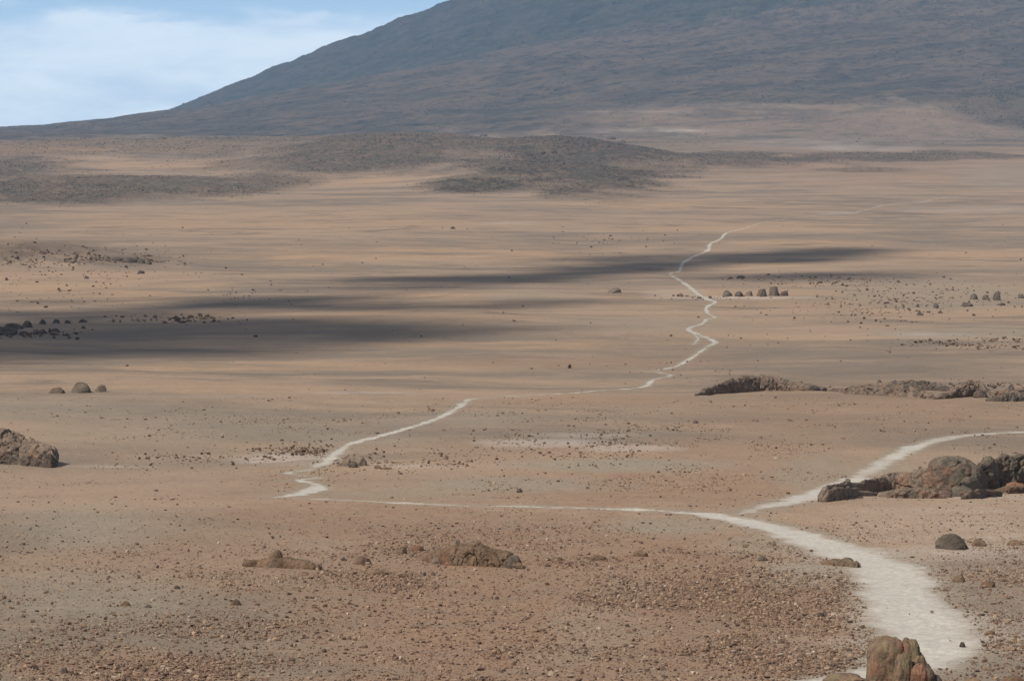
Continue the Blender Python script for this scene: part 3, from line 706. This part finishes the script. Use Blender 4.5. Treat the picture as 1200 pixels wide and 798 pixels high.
# boulders of the middle plain
g = 'boulders beside the winding path'
rock(893, 347.5, 13, 9, 'boulder', 'rounded grey boulder, left of the tight pair right of the winding path', 'boulder', 'far', 191, group=g, planes=7, rough=.32, fine=.11)
rock(907, 347, 14, 11.5, 'boulder', 'tallest grey boulder of the cluster right of the winding path', 'boulder', 'far', 192, group=g, planes=7, rough=.32, fine=.11)
rock(919, 347, 10, 6, 'boulder', 'low dark boulder at the right end of the cluster right of the winding path', 'boulder', 'dark', 193, group=g)
rock(852, 347.5, 13, 7, 'boulder', 'low boulder nearest the winding path in the row to its right', 'boulder', 'far', 194, group=g)
rock(866, 347.5, 11, 6, 'boulder', 'low boulder in the middle of the row right of the winding path', 'boulder', 'far', 195, group=g)
rock(878, 347, 10, 6, 'boulder', 'low boulder in the row, just left of the tight grey pair', 'boulder', 'brown', 196, group=g)
rock(798, 348, 7, 4, 'boulder', 'small rusty boulder just left of the winding path', 'boulder', 'soilrock', 197, group=g)
rock(720, 343.5, 17, 6, 'boulder', 'lone brown boulder far left of the winding path', 'boulder', 'brown', 198)
rock(868, 326.5, 11, 3.5, 'boulder', 'flat dark rock above the boulder row, in the cloud shadow', 'boulder', 'dark', 199)
rock(856, 327, 7, 2.5, 'boulder', 'smaller dark rock left of the flat one in the cloud shadow', 'boulder', 'dark', 200)
rock(530, 268.5, 8, 3, 'boulder', 'lone dark rock far out on the open plain', 'boulder', 'dark', 201)
g = 'boulders on the right of the plain'
for k, (x, y, w, h, lb) in enumerate([
    (1141, 351, 11, 7, 'half-round boulder, leftmost of the row near the right edge of the plain'), (1155, 352, 11, 7, 'rugged boulder in the middle of the row near the right edge of the plain'),
    (1169, 352, 11, 11, 'tallest egg-shaped boulder of the row near the right edge of the plain'), (1197, 350, 9, 6, 'boulder cut by the right edge, level with the egg-shaped boulder'),
    (1097, 361, 7, 6, 'round boulder left of and below the row near the right edge'), (1078, 370, 8, 4, 'low dark boulder lowest and leftmost below the row near the right edge'),
    (1102, 367, 6, 3, 'small low rock just below the round boulder on the right plain'), (1132, 359.5, 17, 5, 'broad broken rock beneath the row near the right edge'),
    (1173, 358, 11, 3, 'flat broken rock beneath the egg-shaped boulder'), (1075, 360, 5, 4, 'small rock left of the round boulder on the right plain')]):
    rock(x, y, w, h, 'boulder', lb, 'boulder', 'far' if k < 5 else 'dark', 210 + k, group=g, planes=7, rough=.32, fine=.11)
# shaded outcrop at far left
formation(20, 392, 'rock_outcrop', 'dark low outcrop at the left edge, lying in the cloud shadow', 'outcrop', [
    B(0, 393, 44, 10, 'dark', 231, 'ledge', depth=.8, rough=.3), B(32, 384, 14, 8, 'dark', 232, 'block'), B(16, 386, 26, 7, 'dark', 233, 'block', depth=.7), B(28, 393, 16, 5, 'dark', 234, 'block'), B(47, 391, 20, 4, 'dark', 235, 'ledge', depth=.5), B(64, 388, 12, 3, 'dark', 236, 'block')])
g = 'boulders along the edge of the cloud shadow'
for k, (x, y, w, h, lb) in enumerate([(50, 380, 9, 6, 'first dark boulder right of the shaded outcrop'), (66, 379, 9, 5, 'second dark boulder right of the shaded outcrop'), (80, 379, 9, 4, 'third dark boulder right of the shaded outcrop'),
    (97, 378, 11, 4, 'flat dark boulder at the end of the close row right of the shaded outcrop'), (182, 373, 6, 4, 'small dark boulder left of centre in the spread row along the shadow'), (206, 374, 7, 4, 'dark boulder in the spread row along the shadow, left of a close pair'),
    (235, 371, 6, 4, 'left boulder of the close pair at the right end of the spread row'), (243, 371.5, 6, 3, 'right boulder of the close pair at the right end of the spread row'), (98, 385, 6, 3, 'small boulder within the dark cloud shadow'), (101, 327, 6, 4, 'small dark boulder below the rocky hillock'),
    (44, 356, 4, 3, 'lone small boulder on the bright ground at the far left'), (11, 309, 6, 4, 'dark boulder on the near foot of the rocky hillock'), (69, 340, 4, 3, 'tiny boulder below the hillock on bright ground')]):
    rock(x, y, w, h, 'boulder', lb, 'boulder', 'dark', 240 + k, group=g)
formation(150, 310, 'rock_outcrop', 'dark broken rocks at the right end of the rocky hillock', 'outcrop', [
    B(136, 305, 26, 3.5, 'dark', 261, 'ledge', depth=.5), B(152, 308, 20, 6, 'dark', 262, 'block'), B(166, 309, 12, 5, 'dark', 263, 'block'), B(174, 310, 8, 4, 'dark', 264, 'block'), B(160, 306, 10, 5, 'dark', 265, 'block')])
rock(165, 321, 9, 4, 'boulder', 'low rock just below the broken rocks of the hillock', 'boulder', 'dark', 270)

# ------------------------------------------------------------------ loose stones
def sample_ground(n, x0, x1, y0, y1, dens=None):
    """points on the ground, thinned by a patchiness field; uniform over the visible patch"""
    out = []
    rr, cc = np.nonzero((PXg > x0) & (PXg < x1) & (PYg > y0) & (PYg < y1) & (Yg > 60))
    if not len(rr): return np.zeros((0, 3))
    # weight each sheet cell by its apparent size so that none is favoured
    wy = np.abs(np.gradient(PYg, axis=0))[rr, cc] * np.abs(np.gradient(PXg, axis=1))[rr, cc]
    w = wy / (1 + 0)
    if dens is not None: w = w * dens(rr, cc)
    w = np.maximum(w, 0); w /= w.sum()
    k = rng.choice(len(rr), n, p=w)
    r, c = rr[k], cc[k]
    jy = rng.uniform(-.5, .5, n) * (YR[np.minimum(r + 1, NR - 1)] - YR[r]); jx = rng.uniform(-.5, .5, n) * (SC[np.minimum(c + 1, NC - 1)] - SC[c]) * (Yg[r, c] - AP)
    X = Xg[r, c] + jx; Y = Yg[r, c] + jy
    return np.stack([X, Y, height(X, Y)], 1)

def stone_batch(pts, size, sub=1, flat=(.6, 1.0), seed=0):
    v0, f0 = ICO[sub]; n = len(pts); m = len(v0)
    r_ = np.random.default_rng(seed)
    variants = 24
    vv = []
    for k in range(variants):
        nn = r_.normal(size=(5, 3)); nn /= np.linalg.norm(nn, axis=1, keepdims=True)
        rad = (1 + ((np.maximum(v0 @ nn.T, 1e-3) / r_.uniform(.6, .95, 5)) ** 10).sum(1)) ** (-.1)
        vv.append(v0 * (rad * (1 + .22 * r_.normal(size=m) * (1 if sub == 1 else .3)))[:, None])
    vv = np.array(vv)
    A = vv[r_.integers(0, variants, n)]
    sc = np.stack([r_.uniform(.8, 1.3, n), r_.uniform(.7, 1.1, n), r_.uniform(*flat, n)], 1) * size[:, None]
    A = A * sc[:, None, :]
    th = r_.uniform(0, 6.283, n); c, s = np.cos(th)[:, None], np.sin(th)[:, None]
    X = A[:, :, 0] * c - A[:, :, 1] * s; Y = A[:, :, 0] * s + A[:, :, 1] * c
    A = np.stack([X, Y, A[:, :, 2]], 2) + pts[:, None, :] + np.array([0, 0, 1])[None, None] * (sc[:, 2] * .35)[:, None, None]
    Fc = f0[None] + (np.arange(n) * m)[:, None, None]
    return A.reshape(-1, 3), Fc.reshape(-1, 3)

patch = fbm2(Xg / 6, Yg / 9, 91, 4); patch2 = fbm2(Xg / 22, Yg / 34, 92, 3)
offpath = (1 - np.clip(path_m * 2.2, 0, .997))
def dens_front(r, c):
    d = sstep(-.25, .45, patch[r, c] + .5 * patch2[r, c]) + .12
    d = d * (.35 + .9 * rust[r, c] + .5 * (PXg[r, c] > 1080)) * (1 - .55 * grey[r, c]) * offpath[r, c]
    return d * sstep(560, 700, PYg[r, c]) + .05 * offpath[r, c]
geos = []
pts = sample_ground(85000, -60, 1260, 586, 830, dens_front)
sz = np.minimum(.020 * (rng.pareto(2.6, len(pts)) + 1) * 1.35, .13) * (pts[:, 1] / 110) ** -.1
geos.append(stone_batch(pts, sz, 1, seed=1))
def dens_mid(r, c):
    d = sstep(.05, .6, patch[r, c] + .6 * patch2[r, c]) + .04
    return d * offpath[r, c]
pts = sample_ground(7000, -40, 1240, 466, 588, dens_mid)
sz = np.minimum(.05 * (rng.pareto(3, len(pts)) + 1), .24) * (pts[:, 1] / 300) ** .5
geos.append(stone_batch(pts, sz, 1, seed=2)); near_geos = geos; geos = []
def blob(px, py, rx, ry):
    def f(r, c): return np.exp(-(((PXg[r, c] - px) / rx) ** 2 + ((PYg[r, c] - py) / ry) ** 2)) * (sstep(-.3, .5, patch[r, c]) + .1) * offpath[r, c]
    return f
for (px, py, rx, ry, n, s0) in [(660, 518, 100, 14, 420, .16), (720, 500, 80, 10, 220, .14), (350, 530, 40, 9, 260, .20), (420, 535, 60, 12, 140, .16), (240, 540, 60, 8, 160, .16), (560, 545, 120, 12, 260, .14),
                                (1040, 350, 60, 12, 260, .38), (1000, 365, 90, 14, 160, .36), (1130, 402, 60, 6, 200, .42), (1150, 340, 60, 12, 60, .5), (960, 330, 90, 6, 220, .5),
                                (200, 375, 50, 4, 120, .55), (60, 300, 100, 9, 520, .6), (90, 320, 120, 14, 160, .5), (60, 350, 80, 14, 50, .5), (720, 282, 50, 6, 60, .6), (300, 345, 60, 8, 40, .5),
                                (830, 349, 40, 2, 40, .5), (1160, 452, 40, 5, 90, .3), (840, 435, 60, 12, 30, .3), (20, 392, 60, 4, 90, .6), (150, 306, 50, 4, 120, .7), (1100, 360, 60, 10, 60, .5)]:
    pts = sample_ground(n, px - 3 * rx, px + 3 * rx, py - 3 * ry, py + 3 * ry, blob(px, py, rx, ry))
    sz = np.minimum(s0 * (rng.pareto(3.2, n) + .7), s0 * 2.4) * .6
    geos.append(stone_batch(pts, sz, 1, seed=int(px)))
pts = sample_ground(380, -40, 1240, 262, 466, lambda r, c: (.1 + sstep(0, .6, patch2[r, c])) * offpath[r, c])
sz = np.minimum(.00028 * pts[:, 1] * (rng.pareto(3, len(pts)) + .6), .6)
geos.append(stone_batch(pts, sz, 1, seed=9))
me = fast_mesh('small_stones', *join(geos), MSD, False)
tag(link('small_stones', me), 'countless dark stones scattered in patches over the middle of the plain', 'stones', kind='stuff')
me = fast_mesh('small_stones', *join(near_geos), MS, False)
tag(link('small_stones', me), 'countless small brown and rusty stones strewn over the desert ground', 'stones', kind='stuff')

# the larger loose stones one by one
variants = []
for k in range(10):
    v, f = rock_geo(2, 1.7, 1.15, 900 + k, 3, planes=8, rough=.2, flat=.3)
    me = fast_mesh('loose_stone', v, f, MO); shade(me); variants.append(me)
protos = [None] * len(variants)
fields = [
  (118, (10, 1000, 606, 796), dens_front, (.10, .24), 'fist-to-head-sized brown stone lying loose on the rusty front slope', 'larger loose stones on the front slope'),
  (34, (1090, 1198, 600, 796), dens_front, (.10, .22), 'larger loose stone on the pinkish stony ground right of the wide track', 'larger loose stones right of the track'),
  (46, (560, 800, 490, 535), blob(670, 518, 90, 13), (.22, .50), 'dark loose stone in the pale stony patch of the middle ground', 'stones in the pale stony patch'),
  (26, (300, 470, 515, 560), blob(370, 532, 50, 11), (.22, .48), 'dark loose stone around the zigzag of the narrow path', 'stones around the zigzag'),
  (16, (180, 310, 528, 556), blob(250, 542, 50, 8), (.22, .45), 'dark loose stone left of the zigzag path', 'stones left of the zigzag'),
  (20, (940, 1090, 335, 375), blob(1030, 355, 60, 12), (.6, 1.2), 'dark stone strewn over the bright plain between the boulder row and the right edge', 'stones on the right plain'),
  (18, (1080, 1198, 395, 412), blob(1135, 403, 50, 5), (.5, 1.1), 'dark stone in the strewn band above the rocky bar at the right', 'stones above the rocky bar'),
  (16, (0, 180, 292, 320), blob(80, 305, 70, 9), (.8, 1.6), 'dark stone on the near side of the rocky hillock at the left', 'stones on the rocky hillock')]
for n, (x0, x1, y0, y1), dn, (s0, s1), lb, gp in fields:
    pts = sample_ground(n, x0, x1, y0, y1, dn)
    for p in pts:
        k = random.randrange(len(variants))
        s = s0 + (s1 - s0) * random.random() ** 2.2
        if protos[k] is None:
            protos[k] = link('loose_stone', variants[k]); o = protos[k]
        else:
            o = protos[k].copy(); COL.objects.link(o)
        o.location = (p[0], p[1], p[2] - s * .2); o.scale = (s * .5 * random.uniform(.9, 1.4), s * .5, s * .5 * random.uniform(.6, 1.0)); o.rotation_euler = (0, 0, random.uniform(0, 6.28))
        tag(o, lb, 'stone', gp)

# ------------------------------------------------------------------ scrub and clinker on the far lava country and flank
def dens_lava(r, c): return lava[r, c] * (sstep(-.2, .5, noise2(Xg[r, c] / 30, Yg[r, c] / 60, 95)) + .15)
pts = sample_ground(34000, -60, 1260, 100, 250, dens_lava)
sz = rng.uniform(.00009, .00022, len(pts)) * pts[:, 1] * (1 + .5 * rng.random(len(pts)) ** 4)
g1 = stone_batch(pts, sz, 1, (.5, 1.0), seed=21)
def dens_mt(r, c): return mount[r, c] * (sstep(-.1, .6, noise2(Xg[r, c] / 130, Yg[r, c] / 200, 97)) + .08)
pts = sample_ground(12000, -60, 1260, -10, 165, dens_mt)
sz = rng.uniform(.00011, .00030, len(pts)) * pts[:, 1] * (1 + 1.0 * rng.random(len(pts)) ** 8)
g2 = stone_batch(pts, sz, 1, (.5, .9), seed=22)
me = fast_mesh('scrub', *join([g1, g2]), MB_, False)
tag(link('scrub', me), 'dark scrub and clinker dotted over the far lava hills and the volcano flank', 'scrub', kind='stuff')
# a few dark crags on the crest of the lava hill
g = 'crags on the far lava hill'
for k, (x, y, w, h, lb) in enumerate([(648, 180, 9, 5, 'black crag on the middle of the lava hill face'), (636, 181, 9, 4, 'black crag at the left of the lava hill face'), (663, 168, 10, 4, 'black crag just below the top of the lava hill'),
    (693, 194, 0, 0, ''), (666, 182, 6, 3, 'small black crag right of the middle one on the lava hill'), (659, 193, 8, 4, 'lowest black crag on the lava hill'), (716, 164, 12, 4, 'dark crag on the right shoulder of the lava hill'), (730, 168, 9, 4, 'dark crag ending the right shoulder of the lava hill'),
    (567, 160, 10, 3, 'dark crag on the ridge left of the lava hill top')]):
    if w: rock(x, y, w, h, 'crag', lb, 'crag', 'dark', 300 + k, sub=3, group=g, rough=.3)

# ------------------------------------------------------------------ sun direction, clouds that throw the dark bands on the plain
SUN_EL, SUN_AZ = R(47), R(-127)        # azimuth clockwise from +Y: the sun stands to the left, a little behind the camera
SD = Vector((math.sin(SUN_AZ) * math.cos(SUN_EL), math.cos(SUN_AZ) * math.cos(SUN_EL), math.sin(SUN_EL)))
mc, ncl, bcl = newmat('cloud_white'); bcl.inputs['Base Color'].default_value = (.85, .86, .88, 1)
CLOUD_Z = 1950.0
bands = [
  [(-120, 392, 34, .45), (0, 392, 34, .45), (120, 388, 32, .45), (250, 384, 28, .45), (380, 378, 22, .4), (520, 372, 14, .25), (620, 366, 8, .15)],  # strips of shade on the ground: list of (px, py, half depth in px, opacity)
  [(-90, 374, 6, .5), (60, 372, 2, .2), (140, 365, 3.5, .6), (220, 359, 5, .9), (300, 355, 5, 1), (370, 351, 4.5, .9), (430, 345, 4, .6)],
  [(-90, 408, 22, 1), (0, 408, 19, 1), (70, 402, 15, 1), (140, 400, 13, .95), (200, 402, 10, .8), (260, 405, 8, .6), (300, 412, 6, .75), (335, 412, 4, .5)],
  [(-60, 388, 6, .9), (100, 386, 5, .9), (200, 381, 5, .9), (280, 378, 4, .7), (350, 380, 5, .5)],
  [(250, 394, 3, .5), (330, 392, 5, .8), (420, 390, 5, .9), (500, 388, 4, .75), (580, 387, 3, .6), (650, 384, 2, .4)],
  [(300, 402, 4, .5), (400, 400, 5, .6), (470, 398, 4, .5), (520, 396, 3, .3)],
  [(380, 333, 4, .5), (450, 331, 6, .7), (520, 330, 6, .75), (600, 327, 6, .8), (660, 322, 6, .9), (720, 316, 5, 1), (780, 312, 4.5, .95), (810, 311, 4, .8)],
  [(640, 304, 2, .5), (700, 304, 3, .6), (770, 301, 2.5, .6), (800, 299, 2, .4)],
  [(380, 364, 3, .5), (450, 362, 4, .65), (540, 360, 3, .5), (620, 356, 3, .4), (700, 351, 2.5, .35)],
  [(800, 307, 4, .7), (850, 304, 5, .85), (900, 302, 5.5, .95), (950, 299, 5, .95), (1000, 295, 4, .85), (1040, 294, 3, .4)],
  [(820, 324, 3, .5), (880, 325, 4, .55), (960, 322, 4, .6), (1020, 322, 4, .6), (1070, 322, 3, .4)],
]
for bi, bd in enumerate(bands):
    bd = smooth(bd, 5); Q = []; Sz = []
    for a, b in zip(bd[:-1], bd[1:]):
        xa, ya, _ = P(a[0], a[1]); xb, yb, _ = P(b[0], b[1])
        _, yn, _ = P(a[0], a[1] + a[2]); _, yf, _ = P(a[0], a[1] - a[2])
        area = abs(xb - xa) * abs(yf - yn)
        op = min(max((a[3] + b[3]) / 2, 0.02), .985)
        rad = 5.5 + .25 * min(abs(yf - yn) / 10, 12)
        n = int(-math.log(1 - op) * area * 1.1 / (math.pi * rad * rad * .75) * 1.25) + 1
        n = max(1, int(n * (1 + .5 * float(noise2(xa / 22, ya / 9, 99 + bi))))); t = rng.random(n); ww = rng.normal(size=n) * .50; ww = np.clip(ww, -1, 1)
        xx = xa + (xb - xa) * t + rng.normal(size=n) * 4
        yc = ya + (yb - ya) * t
        yy = np.where(ww > 0, yc + ww * (yf - yc) * 1.25, yc + ww * (yc - yn) * 1.25)
        Q.append(np.stack([xx, yy, height(xx, yy)], 1)); Sz.append(rng.uniform(.7, 1.35, n) * rad)
    Q = np.vstack(Q); Sz = np.concatenate(Sz)
    t = (CLOUD_Z - Q[:, 2] + rng.uniform(-8, 8, len(Q))) / SD.z
    Cc = Q + t[:, None] * np.array(SD)[None]
    v, f = stone_batch(np.zeros((len(Cc), 3)), Sz, 2, (.6, .8), seed=bi)
    v = v.reshape(len(Cc), -1, 3) + Cc[:, None, :]
    ctr = Cc.mean(0)
    me = fast_mesh('cloud', v.reshape(-1, 3) - ctr, f, mc)
    o = link('cloud', me, ctr); tag(o, kind='structure')

# ------------------------------------------------------------------ haze
def haze():
    x0, x1, y0, y1, z0, z1 = -22500, 22500, -300, 14200, float(Zg.min()) - 3, 1745
    if Xg.max() > x1: x1 = float(Xg.max()) + 50; x0 = -x1
    bm = bmesh.new(); bmesh.ops.create_cube(bm, size=1)
    me = bpy.data.meshes.new('haze'); bm.to_mesh(me); bm.free()
    o = link('haze', me, ((x0 + x1) / 2, (y0 + y1) / 2, (z0 + z1) / 2), sc=(x1 - x0, y1 - y0, z1 - z0))
    m = bpy.data.materials.new('haze_air'); m.use_nodes = True; nt = m.node_tree; nt.nodes.remove(nt.nodes['Principled BSDF'])
    pv = nt.nodes.new('ShaderNodeVolumePrincipled'); pv.inputs['Color'].default_value = (.43, .66, 1, 1)
    pv.inputs['Density'].default_value = 4.2e-5; pv.inputs['Anisotropy'].default_value = .1
    nt.links.new(pv.outputs[0], nt.nodes['Material Output'].inputs['Volume'])
    me.materials.append(m); tag(o, 'thin blue air between the camera and the volcano', 'haze', kind='stuff')
    print('max height', Zg.max())
haze()

# ------------------------------------------------------------------ light
sun = bpy.data.lights.new('sun', 'SUN'); sun.energy = 3.6; sun.angle = R(.7); sun.color = (1, .94, .845)
so_ = bpy.data.objects.new('sun', sun); COL.objects.link(so_); so_.rotation_euler = SD.to_track_quat('Z', 'Y').to_euler()
w = bpy.data.worlds.new('World'); scene.world = w; w.use_nodes = True; nt = w.node_tree; n = N(nt)
bg = nt.nodes['Background']; bg.inputs['Strength'].default_value = .066
sky = n.n('ShaderNodeTexSky', sky_type='NISHITA'); sky.sun_disc = False; sky.sun_elevation = SUN_EL; sky.sun_rotation = SUN_AZ
sky.altitude = 1500; sky.air_density = 1.0; sky.dust_density = .25; sky.ozone_density = 1.2
tc = n.n('ShaderNodeTexCoord').outputs['Generated']
sep = n.n('ShaderNodeSeparateXYZ'); nt.links.new(tc, sep.inputs[0])
el = sep.outputs[2]
c1 = n.noise(n.map(tc, (1, 1, 5.5)), 9, 6, .55, .3); c2 = n.noise(n.map(tc, (1, 1, 4)), 22, 5, .6, .2)
edge = n.math('ADD', el, n.math('MULTIPLY', n.math('SUBTRACT', c2, .5), -.022))
bank = n.ss(edge, .0500, .0425)                       # the bank of cloud ends a little above the horizon
dn = n.ss(n.math('ADD', n.math('MULTIPLY', c1, .6), n.math('MULTIPLY', c2, .4)), .40, .60, .35, .95)
cov = n.math('MULTIPLY', bank, dn)
hi = n.noise(n.map(tc, (1, 1, 2.5)), 3.2, 6, .6, .4)
veil = n.math('MULTIPLY', n.ss(hi, .36, .60, .25, .75), n.ss(el, .12, .32))     # unseen broken high cloud, added to whiten the ambient light
col = n.mix(veil, sky.outputs[0], (5.4, 5.4, 5.3))
col = n.mix(n.ss(el, .14, .04, 0, .75), col, (5.5, 8.6, 12.3))                 # deep clear blue seen below the added high cloud
col = n.mix(cov, col, (11.0, 12.4, 13.4))
nt.links.new(col, bg.inputs['Color'])

# ------------------------------------------------------------------ camera
cam = bpy.data.cameras.new('camera'); co = bpy.data.objects.new('camera', cam); COL.objects.link(co)
cam.sensor_width = 36; cam.lens = 36 * F / 1200; cam.clip_start = .5; cam.clip_end = 60000
co.location = (0, 0, 0); co.rotation_euler = (math.pi / 2 - PITCH, 0, 0)
scene.camera = co
scene.render.engine = 'CYCLES'
scene.view_settings.view_transform = 'Standard'; scene.view_settings.look = 'None'; scene.view_settings.gamma = 1; scene.view_settings.exposure = .44
scene.cycles.volume_bounces = 1
